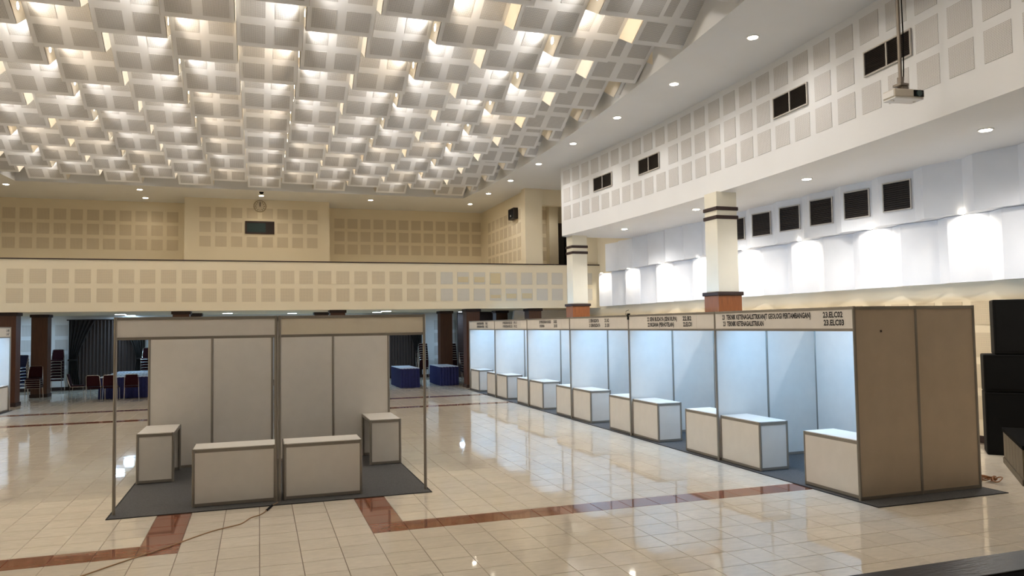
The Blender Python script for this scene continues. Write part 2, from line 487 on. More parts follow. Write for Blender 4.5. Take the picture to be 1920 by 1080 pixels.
# stained patches of the perforated boards, seen as thin yellowed overlays set into the boards
for k, r, part in ((23, 0, .5), (24, 0, .5), (25, 0, 1.0), (26, 1, .45), (27, 1, .5), (25, 1, .3)):
    x = -7.22+.6275*k; z = (4.10, 3.485)[r]
    link('stained_strip', MB().box(-.2, .2, -.2*part, .2*part, -.002, .002).mesh('stained_strip', M_PERF_Y), wbal,
         axes((x, 27.288, z-.1*(1-part)), (1, 0, 0), (0, 0, 1), (0, -1, 0)))

# ---- upper back wall, in recesses either side of a projecting middle bay
mb = MB().box(-12.8, -2.8, 34.0, 34.2, 3.2, ZS+.02).box(2.8, 12.8, 34.0, 34.2, 3.2, ZS+.02)
mb.box(-2.8, 2.8, 32.4, 34.2, 3.2, ZS+.02)
wub = struct(mb.build('wall_back_upper', M_CREAM))
for k in range(-4, 11):
    for z in (7.0, 6.425, 5.84): square(wub, (-9.235+.585*k, 33.997, z), (0, -1, 0), .435, M_PERF_C)
for k in range(12):
    for z in (6.93, 6.36, 5.79): square(wub, (3.375+.57*k, 33.997, z), (0, -1, 0), .435, M_PERF_C)
for k in range(8):
    for r, z in enumerate((7.03, 6.44, 5.86)):
        if r == 1 and k in (3, 4): continue
        square(wub, (-2.035+.592*k, 32.397, z), (0, -1, 0), .425, M_PERF_C)
# side wall and doorway wall at the right end of the balcony
mb = MB().box(9.9, 10.0, 27.75, 34.0, 3.2, ZS+.02)
mb.box(9.72, 10.42, 27.35, 27.75, 4.4, ZS+.02).box(10.42, 12.2, 27.45, 27.75, 6.98, ZS+.02).box(12.2, 12.8, 27.45, 27.75, 4.4, ZS+.02)
wsr = struct(mb.build('wall_balcony_side', M_CREAM))
for k in range(9):
    y = 28.02 + .585*k
    for z in (6.75, 6.22, 5.66, 5.13): square(wsr, (9.897, y, z), (-1, 0, 0), .42, M_PERF_C)
mb = MB().box(10.0, 12.8, 30.4, 30.6, 3.2, ZS+.02).box(11.75, 12.15, 30.0, 30.4, 3.2, ZS+.02)
wbr = struct(mb.build('wall_balcony_room', M_CREAM))
for x in (11.10, 11.55):
    for z in (7.05, 6.46, 5.87, 5.28, 4.69): square(wbr, (x, 30.397, z), (0, -1, 0), .42, M_PERF_C)
d = struct(MB().box(12.2, 12.8, 30.3, 30.4, 3.3, 6.7).build('door_1', M_DARKW))

# control-room window in the middle bay
wi = struct(MB().box(-.53, .60, 32.36, 32.40, 6.19, 6.255).box(-.53, .60, 32.36, 32.40, 6.645, 6.71)
            .box(-.53, -.465, 32.36, 32.40, 6.255, 6.645).box(.535, .60, 32.36, 32.40, 6.255, 6.645)
            .box(.27, .30, 32.37, 32.40, 6.255, 6.645).build('window_1', M_DARKW))
MB().box(-.465, .27, 32.385, 32.395, 6.255, 6.645).build('pane', M_GLASS, wi)
MB().box(.30, .535, 32.385, 32.395, 6.255, 6.645).build('pane', M_VENT, wi)

# ================================================================== PILLARS
def pillar(x, y, label):
    t = thing('pillar', label, 'pillar', (x, y, 0))
    MB().box(-.27, .27, -.25, .25, 3.01, 5.31).build('shaft', M_CREAM if False else mat_col, t, bevel=.012)
    for z in (4.88, 4.68): MB().box(-.295, .295, -.275, .275, z, z+.085).build('band', M_DARKW, t, bevel=.012)
    MB().box(-.345, .345, -.325, .325, 2.925, 3.01).build('cap', M_DARKW, t, bevel=.015)
    MB().box(-.31, .31, -.29, .29, 0, 2.925).build('plinth', M_WOOD, t, bevel=.008)
    return t
mat_col = mat('pillar_paint', (.78, .74, .62), .65, noise=.03, nscale=2)
pillar(10.21, 23.57, 'cream pillar with two dark bands at the balcony end')
pillar(10.18, 15.08, 'large cream pillar with dark bands behind the 22 booth')
def brown_pillar(x, y, label):
    t = thing('brown_pillar', label, 'pillar', (x, y, 0))
    MB().box(-.26, .26, -.26, .26, .12, 2.86).build('shaft', M_WOODD, t, bevel=.008)
    MB().box(-.30, .30, -.30, .30, 2.86, 2.963).build('cap', M_DARKW, t, bevel=.01)
    MB().box(-.29, .29, -.29, .29, 0, .12).build('plinth', M_DARKW, t, bevel=.01)
for x, l in ((-7.53, 'brown wood pillar at the far left behind the sign booth'),
             (-2.48, 'brown pillar top showing above the left half of the empty booth'),
             (2.68, 'brown pillar top showing above the right half of the empty booth'),
             (7.69, 'brown wood pillar beside the far end of the lit booth row'),
             (10.19, 'brown pillar top behind the third lit booth from far end')):
    brown_pillar(x, 27.95, l)
for x, l in ((-7.46, 'brown wood pillar behind the short stack of maroon chairs'),
             (-2.35, 'dark pillar top furthest back above the left half of the empty booth'),
             (2.38, 'dark pillar top furthest back above the right half of the empty booth'),
             (7.49, 'brown wood pillar rising behind the right-hand skirted table'),
             (9.95, 'dark pillar top under the balcony behind the far lit booths')):
    brown_pillar(x, 31.45, l)

# ================================================================== CEILING LAMPS
me_ring = MB().tube((0, 0, 0), (.004, 0, 0), .085, 16).mesh('trim_ring', M_RING)
me_lens = MB().tube((.001, 0, 0), (.006, 0, 0), .066, 16).mesh('lens', M_LAMP)
ROWN = {-5: 'outermost left', -3: 'middle left', -1: 'inner left', 1: 'inner right', 3: 'middle right', 5: 'outermost right'}
seen_n = {}
for xb, y0, ll, seen, b in sorted(lamps_at, key=lambda q: -q[1]):
    s = 1 if ll else -1
    if seen:
        k = seen_n[b] = seen_n.get(b, -1)+1
        lab = f'small round lamp in a ceiling fold, {ROWN[b]} lamp row, {ORD[k]} from the back'; grp = None
    else: lab = 'small round lamp on the far side of a ceiling fold, turned away'; grp = 'lamps on the hidden sides of the folds'
    t = thing('fold_lamp', lab, 'lamp', (xb+s*.007, y0, 7.97), 0 if s > 0 else PI, grp)
    link('trim_ring', me_ring, t); link('lens', me_lens, t)
    col = WARM if random.random() < .28 else NEUT
    lamp('SPOT', (xb+s*.04, y0, 7.98), (s, 0, -.12), L_FOLD, col, spot_size=2.75, spot_blend=.5, shadow_soft_size=.05)

me_ring2 = MB().tube((0, 0, -.012), (0, 0, .0), .115, 20).mesh('trim_ring', M_RING)
me_lens2 = MB().tube((0, 0, -.018), (0, 0, -.006), .088, 20).mesh('lens', M_LAMP)
def downlight(x, y, z, label, energy, col, group=None, spot=2.5):
    t = thing('downlight', label, 'ceiling light', (x, y, z), 0, group)
    link('trim_ring', me_ring2, t); link('lens', me_lens2, t)
    lamp('SPOT', (x, y, z-.03), (0, 0, -1), energy, col, spot_size=spot, spot_blend=.7, shadow_soft_size=.08)
sy = [11.69, 14.51, 17.32, 20.2, 23.07, 26.0, 28.8]
for i, y in enumerate(sy):
    downlight(8.70, y, ZS, f'round downlight in the right soffit, {ORD[i]} from the front', L_SOFFIT, NEUT)
for y in (11.7, 14.5, 17.3, 20.2, 23.0, 26.0):
    downlight(-8.70, y, ZS, 'round downlight in the left soffit beyond the picture edge', L_SOFFIT, NEUT, 'left soffit downlights')
for x, y, l in ((8.67, 31.5, 'round downlight in the corner of the back soffit'), (4.39, 31.45, 'round downlight in the back soffit right of the middle bay'),
                (.09, 31.35, 'round downlight in the back soffit above the clock'), (-4.27, 32.9, 'rear one of two downlights in the back soffit on the left'),
                (-4.22, 31.0, 'front one of two downlights in the back soffit on the left'), (-8.51, 30.96, 'round downlight in the back soffit at the left edge')):
    downlight(x, y, ZS, l, L_SOFFIT*.40, WARM)
downlight(11.2, 28.9, ZS, 'added downlight brightening the doorway room at the balcony end', L_SOFFIT*.9, NEUT)  # unseen lamp added to brighten the doorway room
for i, y in enumerate((8.87, 13.01, 17.26, 21.39)):
    downlight(10.91, y, 5.30, f'round downlight under the right gallery, {ORD[i]} from the front', L_GALLERY, GAL)
for y in (8.87, 13.0, 17.26, 21.4): downlight(-10.91, y, 5.30, 'round downlight under the left gallery', L_GALLERY*.5, NEUT, 'left gallery downlights')

# wall washers tucked under the upper tier, over every other lower panel
me_w = MB().tube((0, 0, -.004), (0, 0, .0), .045, 14).mesh('lens', M_LAMP)
n_ = 0
for k, y in enumerate(low_y):
    if k % 2 or y < 5: continue
    yc = y-.40
    t = thing('wall_washer', f'small lamp lighting a white wall panel from above, {ORD[min(n_,13)]} from the back', 'lamp', (12.42, yc, 4.268)); n_ += 1
    link('lens', me_w, t)
    lamp('SPOT', (12.40, yc, 4.245), (.42, 0, -1), L_WASH, (1, .91, .78), spot_size=2.75, spot_blend=.8, shadow_soft_size=.03)

# recessed lamps under the balcony
me_u = MB().box(-.17, .17, -.13, .13, -.012, 0).mesh('panel', M_LAMPC)
me_uf = MB().box(-.20, .20, -.16, .16, -.006, 0).mesh('frame', M_RING)
for x, y, l in ((-8.74, 33.1, 'at the left edge'), (-4.96, 31.9, 'front one above the curtain on the left'), (-4.96, 34.2, 'rear one above the curtain on the left'),
                (-1.16, 31.7, 'above the left half of the empty booth'), (1.32, 32.95, 'above the right half of the empty booth'),
                (4.75, 32.3, 'rear one above the skirted tables'), (4.82, 30.3, 'front one above the skirted tables'), (8.66, 32.9, 'beside the pillar at the far end')):
    t = thing('recessed_light', 'bright cool rectangular light under the balcony, '+l, 'ceiling light', (x, y, 2.965))
    link('panel', me_u, t); link('frame', me_uf, t)
    lamp('AREA', (x, y, 2.945), (0, 0, -1), L_UNDER, COOL, shape='RECTANGLE', size=.34, size_y=.26)

# ================================================================== EXHIBITION BOOTHS
S, D, HB = 3.155, 2.035, 2.5
def post(t, x, y, r=.021, z1=HB):
    return MB().tube((x, y, .008), (x, y, z1), r, 8).build('post', M_ALU, t)
def text_obj(body, x0, x1, zc, hgt, parent, plane, flip, bold=.036):
    """flat lettering from x0 to x1 along the fascia; plane = offset in front of it"""
    cu = bpy.data.curves.new('lettering', 'FONT'); cu.body = body; cu.size = 1; cu.offset = bold; cu.align_x = 'LEFT'
    cu.resolution_u = 2
    tmp = bpy.data.objects.new('lettering', cu); C.objects.link(tmp)
    dg = bpy.context.evaluated_depsgraph_get(); dg.update()
    me = bpy.data.meshes.new_from_object(tmp.evaluated_get(dg)); bpy.data.objects.remove(tmp)
    xs = [v.co.x for v in me.vertices]; zs = [v.co.y for v in me.vertices]
    ax, bx, az, bz = min(xs), max(xs), 0, .70
    for v in me.vertices:
        u = (v.co.x-ax)/(bx-ax); q = (v.co.y-az)/(bz-az)
        v.co = flip(x0+(x1-x0)*u, zc-hgt/2+hgt*q, plane)
    me.materials.clear(); me.materials.append(M_TEXT); me.name = 'lettering'
    return link('lettering', me, parent)

def bay(loc, rz, label, lines, last=False, light=True, split=True):
    t = thing('exhibition_booth', label, 'booth', loc, rz, None)
    for x in (0, D/2, D): post(t, x, 0)
    for y in (S/3, 2*S/3): post(t, D, y)
    if last:
        for x in (0, D/2, D): post(t, x, S)
    bz0, bz1 = .05, 2.455
    for i in range(2):
        MB().box(i*D/2+.018, (i+1)*D/2-.018, -.003, .003, bz0, bz1).build('wall_board', M_BOARD if split or last else M_BOARD_SHADE, t)
        if last: MB().box(i*D/2+.018, (i+1)*D/2-.018, S-.003, S+.003, bz0, bz1).build('wall_board', M_BOARD, t)
    for i in range(3):
        MB().box(D-.003, D+.003, i*S/3+.018, (i+1)*S/3-.018, bz0, bz1).build('wall_board', M_BOARD, t)
    rails = [((.018, D-.018), 0)] + ([((.018, D-.018), S)] if last else [])
    for (a, b), y in rails:
        for z in (.012, 2.455): MB().box(a, b, y-.013, y+.013, z, z+.042).build('rail', M_ALU, t)
    for z in (.012, 2.455): MB().box(D-.013, D+.013, .018, S-.018, z, z+.042).build('rail', M_ALU, t)
    for z in (2.175, 2.462): MB().box(-.013, .013, .018, S-.018, z, z+.036).build('fascia_rail', M_ALU, t)
    sm = .57 if split else .018
    fb = MB().box(-.004, .004, sm, S-.018, 2.211, 2.462).build('fascia_board', M_BOARD, t)
    if split: MB().box(-.001, .005, .018, sm, 2.211, 2.462).build('fascia_board', M_BOARD, t)
    for body, y0, y1, zc, hh in lines:
        text_obj(body, y0, y1, zc, hh, fb, -.0065, lambda a, z, p: Vector((p, a, z)))
    if light:
        MB().tube((.10, .5, 2.40), (.10, S-.5, 2.40), .014, 8).build('light_tube', M_LAMPC, t)
        MB().box(.075, .125, .45, S-.45, 2.418, 2.452).build('light_batten', M_RING, t)
        MB().box(.013, .075, S/2-.03, S/2+.03, 2.44, 2.452).build('light_bracket', M_ALU, t)
        a = rz
        p = Vector(loc) + Matrix.Rotation(a, 3, 'Z') @ Vv(.16, S/2, 2.37)
        d = Matrix.Rotation(a, 3, 'Z') @ Vv(.75, 0, -.75)
        lt = lamp('AREA', p, d, L_BOOTH, TUBE, shape='RECTANGLE', size=2.0, size_y=.08)
        lt.rotation_euler = (Matrix.Rotation(a, 3, 'Z') @ Matrix(((0, -.70711, -.70711), (1, 0, 0), (0, -.70711, .70711)))).to_euler()
    return t
def L2(a, b, ca, cb, y0, y1a, y1b, c0, c1):
    z1, z2, hh = 2.398, 2.292, .074
    return [(a, y0, y1a, z1, hh), (b, y0-.02, y1b, z2, hh), (ca, c0, c1, z1, hh), (cb, c0-.01, c1-.02, z2, hh)]
ROWX, ROWY = 7.31, 7.924
names = [
 ('nearest of the lit booths, sign reading 23 teknik ketenagalistrikan', L2('23  TEKNIK KETENAGALISTRIKAN(T GEOLOGI PERTAMBANGAN)', '23  TEKNIK KETENAGALISTRIKAN', '23.ELC02', '23.ELC03', 2.93, .80, 1.85, .56, .19)),
 ('lit booth with sign 22 seni budaya, second from the near end', L2('22 SENI BUDAYA (SENI RUPA)', '22 BUSANA (PERHOTELAN)', '22.B2', '22.ELC01', 2.35, 1.22, 1.33, 1.02, .73)),
 ('lit booth with sign 21, third from the near end', L2('21 SENI BUDAYA', '21 SENI BUDAYA', '21.A2', '21.B1', 2.0, 1.45, 1.38, 1.15, .93)),
 ('lit booth with sign 20, fourth from the near end', L2('20 PENDIDIKAN KHUSUS', '20 BUSANA', '20.B2', '20.B1', 2.15, 1.27, 1.75, 1.08, .85)),
 ('lit booth with sign 19, second from the far end', L2('19 PENDIDIKAN BIOLOGI', '19 PENDIDIKAN BIOLOGI', '19.1', '19.2', 2.3, 1.35, 1.33, 1.2, .92)),
 ('lit booth with sign 18 at the far end of the row', L2('18 PENDIDIKAN FISIKA', '18 PENDIDIKAN FISIKA', '18.1', '18.2', 2.15, 1.25, 1.2, 1.05, .80))]
for i, (lab, lines) in enumerate(names):
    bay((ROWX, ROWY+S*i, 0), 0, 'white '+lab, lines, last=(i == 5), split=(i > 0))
LBY = 26.35
bay((-7.06, LBY, 0), PI, 'booth with a small sign cut by the left edge of the picture', [('1.A8', .42, .12, 2.398, .074), ('1.A7', .42, .12, 2.292, .074)], last=True, split=False)

# ---- counters: top, front, two ends, open back, aluminium legs and rails
CWD, CDP, CHT = 1.05, .53, .757
def make_counter(name, wd, dp, label, loc, rz):
    t = thing(name, label, 'counter', loc, rz)
    for x in (.018, dp-.018):
        for y in (.018, wd-.018): MB().tube((x, y, .008), (x, y, CHT-.004), .022, 8).build('leg', M_ALU, t)
    MB().box(.004, .010, .034, wd-.034, .05, CHT-.052).build('front_board', M_BOARD, t)
    for y in (.010, wd-.016): MB().box(.034, dp-.034, y, y+.006, .05, CHT-.052).build('end_board', M_BOARD, t)
    for z in (.012, CHT-.052):
        MB().box(.003, .030, .034, wd-.034, z, z+.040).build('rail', M_ALU, t)
        for y in (.003, wd-.030): MB().box(.034, dp-.034, y, y+.027, z, z+.040).build('rail', M_ALU, t)
    MB().box(dp-.030, dp-.003, .034, wd-.034, CHT-.052, CHT-.012).build('rail', M_ALU, t)
    MB().box(.012, dp-.012, .012, wd-.012, CHT-.010, CHT).build('counter_top', M_TOP, t)
    return t
bn = ['nearest lit booth', 'second nearest lit booth', 'third nearest lit booth', 'third furthest lit booth', 'second furthest lit booth', 'furthest lit booth']
proto = None
for i in range(6):
    for y, e in ((.035, 'near'), (S-CWD-.03, 'far')):
        lab = f'white counter at the {e} end of the {bn[i]} in the row'
        loc = (ROWX+.03, ROWY+S*i+y, .008)
        if proto is None: proto = make_counter('booth_counter', CWD, CDP, lab, loc, 0)
        else: dup(proto, loc, 0, lab)
dup(proto, (-7.09, LBY-.03, .008), PI, 'white counter of the booth cut by the left edge')
dup(proto, (-1.755, 12.76, .008), 0, 'tall white counter at the left side of the empty booth, open inwards')
dup(proto, (2.30, 14.0, .008), PI, 'white counter at the right side of the empty booth, open inwards')
dup(proto, (.225, 10.80, .008), PI/2, 'wide front counter of the empty booth, left of its middle post')
dup(proto, (1.37, 10.80, .008), PI/2, 'wide front counter of the empty booth, right of its middle post')

# ---- the unlit double booth in the middle of the hall
def open_bay(x0, x1, label, board):
    t = thing('open_booth', label, 'booth', (x0, 10.8, 0)); wd = x1-x0; dp = 3.2
    for x in (0, wd): post(t, x, 0); post(t, x, dp)
    post(t, wd/2, dp)
    for i in range(2): MB().box(i*wd/2+.018, (i+1)*wd/2-.018, dp-.003, dp+.003, .05, 2.455).build('wall_board', M_BOARD, t)
    for z in (.012, 2.455): MB().box(.018, wd-.018, dp-.013, dp+.013, z, z+.042).build('rail', M_ALU, t)
    for x in (0, wd): MB().box(x-.013, x+.013, .018, dp-.018, 2.458, 2.498).build('rail', M_ALU, t)
    for z in (2.205, 2.462): MB().box(.018, wd-.018, -.013, .013, z, z+.036).build('fascia_rail', M_ALU, t)
    MB().box(.018, wd-.018, -.004, .004, 2.241, 2.462).build('fascia_board', board, t)
open_bay(-1.735, .225, 'left half of the empty double booth with blank fascia', M_BOARD)
open_bay(.270, 2.262, 'right half of the empty double booth with yellowed blank fascia', M_BOARDY)

# ---- carpets under the booths
def carpet(x0, x1, y0, y1, label):
    t = thing('carpet', label, 'carpet', ((x0+x1)/2, (y0+y1)/2, 0))
    a, b = (x1-x0)/2, (y1-y0)/2
    MB().box(-a+.02, a-.02, -b+.02, b-.02, .001, .008).build('pile', M_CARPET, t)
    e = MB()
    e.box(-a, a, -b, -b+.02, .001, .009); e.box(-a, a, b-.02, b, .001, .009)
    e.box(-a, -a+.02, -b+.02, b-.02, .001, .009); e.box(a-.02, a, -b+.02, b-.02, .001, .009)
    e.build('binding', M_EDGE, t)
carpet(-1.79, 2.31, 10.57, 14.06, 'dark grey carpet under the empty double booth')
carpet(7.25, 9.42, 7.57, 26.95, 'long grey carpet under the row of lit booths')
carpet(-9.2, -7.0, 20.0, 26.45, 'grey carpet under the booth at the left edge')

# ================================================================== VENTS
def vent(y0, y1, z0, z1, x, tilt, label, mull):
    yc, zc = (y0+y1)/2, (z0+z1)/2; a, b = (y1-y0)/2, (z1-z0)/2
    t = thing('air_vent', label, 'vent', (x, yc, zc), tilt); f = .024
    MB().box(-.006, .0, -a+f, a-f, -b+f, b-f).build('backing', M_VENT, t)
    e = MB().box(-.03, 0, -a, a, -b, -b+f).box(-.03, 0, -a, a, b-f, b).box(-.03, 0, -a, -a+f, -b+f, b-f).box(-.03, 0, a-f, a, -b+f, b-f)
    if mull: e.box(-.028, 0, -.015, .015, -b+f, b-f)
    e.build('frame', M_FRAME, t)
    sl = MB(); n = 13
    for k in range(n):
        z = -b+f+(k+.5)*(2*b-2*f)/n
        sl.poly([(-.026, -a+f, z-.009), (-.026, a-f, z-.009), (-.008, a-f, z+.009), (-.008, -a+f, z+.009)])
    o = sl.build('louvers', M_SLAT, t); o['kind'] = 'stuff'
for i, (a, b) in enumerate(vents_y[::-1]):
    y = (a+b)/2; dx = -.0144*(y-16.6)
    vent(a, b, 6.41, 6.84, box_x(y)-.012, -math.atan(-dx) if False else math.atan(-dx), f'wide dark louvred vent in the curved gallery wall, {ORD[i]} from the front', True)
i = 0
for k in range(len(low_y)):
    y = up_y[k]-.40
    if 11.8 < y < 17.8:
        xx = 12.28 + .16*(.40/(1.13*.68))
        vent(y-.31, y+.31, 4.53, 5.14, xx-.006, math.atan(.16/(1.13*.68)), f'square dark vent in the white zigzag wall, {ORD[i]} from the back', False); i += 1

# ================================================================== SMALL THINGS ON THE WALLS
t = thing('wall_clock', 'round gold wall clock above the control-room window', 'clock', (.04, 32.40, 7.33))
MB().tube((0, -.02, 0), (0, 0, 0), .225, 32).build('face', M_CLOCK, t)
ri = MB(); P32 = [(.235*math.cos(2*PI*k/32), -.025, .235*math.sin(2*PI*k/32)) for k in range(33)]
ri.path(P32, .016, 6).build('rim', M_GOLD, t)
for k in range(12):
    a = 2*PI*k/12; c, s = math.cos(a), math.sin(a)
    MB().tube((.14*s, -.026, .14*c), (.195*s, -.026, .195*c), .014, 4).build('hour_mark', M_GOLD, t)
MB().box(-.012, .012, -.034, -.028, -.02, .125).build('hour_hand', M_BLACK, t)
MB().box(-.006, .016, -.040, -.035, -.02, .17).build('minute_hand', M_BLACK, t)

t = thing('dome_camera', 'small black dome camera under the back edge of the ceiling', 'camera', (.09, 30.35, ZS))
MB().tube((0, 0, -.04), (0, 0, 0), .10, 16).build('base', M_RING, t)
dm = MB(); dm.grid(lambda u, v: (.085*math.cos(2*PI*u)*math.cos(v*PI/2), .085*math.sin(2*PI*u)*math.cos(v*PI/2), -.04-.085*math.sin(v*PI/2)), 16, 6)
dm.build('dome', M_BLACK, t, smooth=True)

t = thing('wall_speaker', 'small dark loudspeaker high on the balcony side wall', 'speaker', (9.89, 29.0, 6.83))
MB().box(-.20, -.004, -.33, .33, -.22, .22).build('cabinet', M_VENT, t, bevel=.01)
MB().box(-.215, -.20, -.29, .29, -.18, .18).build('grille', M_GRILLE, t)
MB().box(-.219, -.215, -.05, .02, -.12, -.05).build('badge', M_FRAME, t)
t = thing('floor_speaker', 'tall black loudspeaker on the balcony behind the pillar', 'speaker', (12.13, 28.9, 3.3))
MB().box(-.30, .30, -.3, .3, 0, 2.62).build('cabinet', M_BLACK, t, bevel=.02)
MB().box(-.26, .26, -.32, -.30, .1, 2.5).build('grille', M_GRILLE, t)

# ---- projector on its pole
t = thing('projector_pole', 'grey steel pole holding the projector below the soffit', 'mount', (8.76, 8.42, 0))
MB().tube((0, 0, 5.72), (0, 0, ZS), .026, 10).build('tube', M_STEEL, t)
MB().box(-.075, .075, -.075, .075, 5.665, 5.70).tube((0, 0, 5.69), (0, 0, 5.80), .045, 10).build('bracket', M_STEEL, t, bevel=.006)
MB().path([(.028, -.02, ZS-.02), (.045, -.03, 6.9), (.05, -.03, 6.3), (.035, -.02, 5.75)], .009, 6).build('cable', M_BLACK, t)
t = thing('projector', 'cream projector with dark lens hanging near the gallery wall', 'projector', (8.80, 8.42, 5.535), -.10)
MB().box(-.245, .245, -.13, .13, -.055, .065).build('shell', M_PROJ, t, bevel=.02)
MB().box(-.24, .235, -.125, .125, -.078, -.055).build('underside', M_PROJW, t, bevel=.008)
MB().box(-.252, -.244, -.11, .11, -.04, .045).build('side_grille', M_PROJW, t)
MB().box(.06, .225, -.142, -.128, -.045, .05).build('lens_surround', M_BLACK, t, bevel=.02)
MB().tube((.14, -.16, 0), (.14, -.14, 0), .042, 16).build('lens', M_GLASS, t)
for x in (-.18, .18): MB().tube((x, 0, -.09), (x, 0, -.075), .02, 10).build('foot', M_PROJW, t)
MB().box(-.05, .05, -.05, .05, .065, .13).build('mount_plate', M_STEEL, t)

# ================================================================== LOUDSPEAKER STACK AND STAGE
def cab(t0, wd, z0, z1, label):
    u = Vv(.70, -.714, 0); o = Vv(11.75, 9.8, 0) + u*(t0+wd/2) + Vv(.714, .70, 0)*.27
    t = thing('loudspeaker', label, 'speaker', (o.x, o.y, z0), math.atan2(u.y, u.x)); a, b, hh = wd/2, .27, z1-z0
    MB().box(-a, a, -b, b, .0, hh).build('cabinet', M_BLACK, t, bevel=.02)
    for x in (-a*.45, a*.45): MB().box(x-.075, x+.075, -b-.010, -b+.004, hh*.55, hh*.55+.05).build('handle', M_GRILLE, t)
    MB().box(-a+.05, a-.05, -b-.006, -b+.008, .06, hh-.06).build('grille', M_GRILLE, t)
cab(0, .86, 0, 1.06, 'large black loudspeaker cabinet standing on the floor at the right')
cab(0, .86, 1.06, 1.70, 'middle black loudspeaker of the stack at the right')
cab(.17, .70, 1.70, 2.63, 'top black loudspeaker of the stack at the right')

t = thing('stage', 'black stage edge across the bottom right corner', 'stage', (0, 0, 0))
MB().box(-12.7, 12.7, -5.9, 3.72, 0, .765).build('platform', M_STAGEM, t)
MB().box(-12.7, 12.7, 3.45, 3.74, .765, .80).build('nosing', M_STAGE, t, bevel=.008)
MB().box(-12.7, 12.7, -5.9, 3.45, .765, .792).build('deck', M_STAGEM, t)
# low stage wing at the right edge: black top, planked side
A, B = Vv(11.38, 9.17, 0), Vv(10.0, 7.78, 0)
t = thing('stage_wing', 'low wooden stage wing with black top at the right edge', 'stage')
MB().prism([(11.38, 9.17), (10.0, 7.78), (12.7, 7.78), (12.7, 7.9)], .03, .50).build('body', M_BLACK, t)
MB().prism([(11.37, 9.21), (9.93, 7.75), (12.72, 7.75), (12.72, 7.92)], .50, .56).build('top', M_STAGEM, t, bevel=.008)
dv = (B-A); ln = dv.length; dv.normalize(); nv = Vv(dv.y, -dv.x, 0)
if nv.x > 0: nv = -nv
npl = 6
for k in range(npl):
    p = A + dv*(ln*k/npl+.006); q = A + dv*(ln*(k+1)/npl-.006)
    pts4 = [p, q, q+nv*.02, p+nv*.02]
    MB().prism([(v.x, v.y) for v in pts4], .09, .495).build('plank', M_PLANK, t)
pts4 = [A, B, B+nv*.035, A+nv*.035]
MB().prism([(v.x, v.y) for v in pts4], .0, .085).build('skirting', M_PLANK, t)

# ================================================================== UNDER THE BALCONY
def curtain(x0, x1, label):
    t = thing('curtain', label, 'curtain', (x0, 34.5, 0)); wd = x1-x0
    MB().tube((-.1, 0, 2.80), (wd+.1, 0, 2.80), .022, 8).build('rod', M_DARKW, t)
    n = int(wd/.013)
    MB().grid(lambda u, v: (wd*u, .03*math.sin(u*wd*2*PI/.13)+.02, .13+2.66*v), n, 1).build('sheer', M_SHEER, t, smooth=True)
    for s in (0, 1):
        def fn(u, v):
            z = .13 + 2.66*v
            wtop = .95
            wz = .30 + (wtop-.30)*max(0, (z-1.2)/1.6)**1.3 if z > 1.2 else .30 + .12*(1.2-z)
            x = u*wz
            if s: x = wd-x
            return (x, -.09 + .04*math.sin(u*2*PI*6), z)
        MB().grid(fn, 72, 14).build('drape', M_DRAPE, t, smooth=True)
        MB().box(-.02 if not s else wd-.32, .32 if not s else wd+.02, -.15, -.035, 1.17, 1.23).build('tie_band', M_DRAPE, t)
curtain(-7.2, -4.45, 'dark tied-back curtain with grey sheer behind the maroon chairs')
curtain(4.55, 7.1, 'dark tied-back curtain with grey sheer behind the skirted tables')

def skirted(x0, x1, y0, y1, label):
    t = thing('skirted_table', label, 'table', ((x0+x1)/2, (y0+y1)/2, 0)); a, b = (x1-x0)/2, (y1-y0)/2
    MB().box(-a, a, -b, b, .725, .75).build('table_top', M_CLOTH, t, bevel=.008)
    per = [(-a, -b), (a, -b), (a, b), (-a, b), (-a, -b)]; ptsk = []
    for (p, q) in zip(per[:-1], per[1:]):
        L_ = math.hypot(q[0]-p[0], q[1]-p[1]); n = max(8, int(L_/.02)); nx, ny = (q[1]-p[1])/L_, -(q[0]-p[0])/L_
        for k in range(n):
            u = k/n; wv = .012*math.sin(u*L_*2*PI/.12)
            ptsk.append((p[0]+(q[0]-p[0])*u+nx*wv, p[1]+(q[1]-p[1])*u+ny*wv))
    n = len(ptsk); mb = MB()
    for k in range(n):
        p, q = ptsk[k], ptsk[(k+1) % n]
        mb.poly([(p[0]*1.015, p[1]*1.01, .01), (q[0]*1.015, q[1]*1.01, .01), (q[0], q[1], .735), (p[0], p[1], .735)])
    mb.build('skirt', M_SKIRT, t)
for i, y in enumerate((29.25, 30.35, 31.45, 32.55)):
    skirted(-5.2 , -2.9, y, y+.62, f'navy skirted table beyond the maroon chairs, {ORD[i]} from the front')
skirted(5.1, 5.83, 28.73, 30.85, 'navy skirted table seen through the open side of the empty booth')
skirted(6.72, 7.46, 29.12, 31.0, 'navy skirted table right of the empty booth before a pillar')

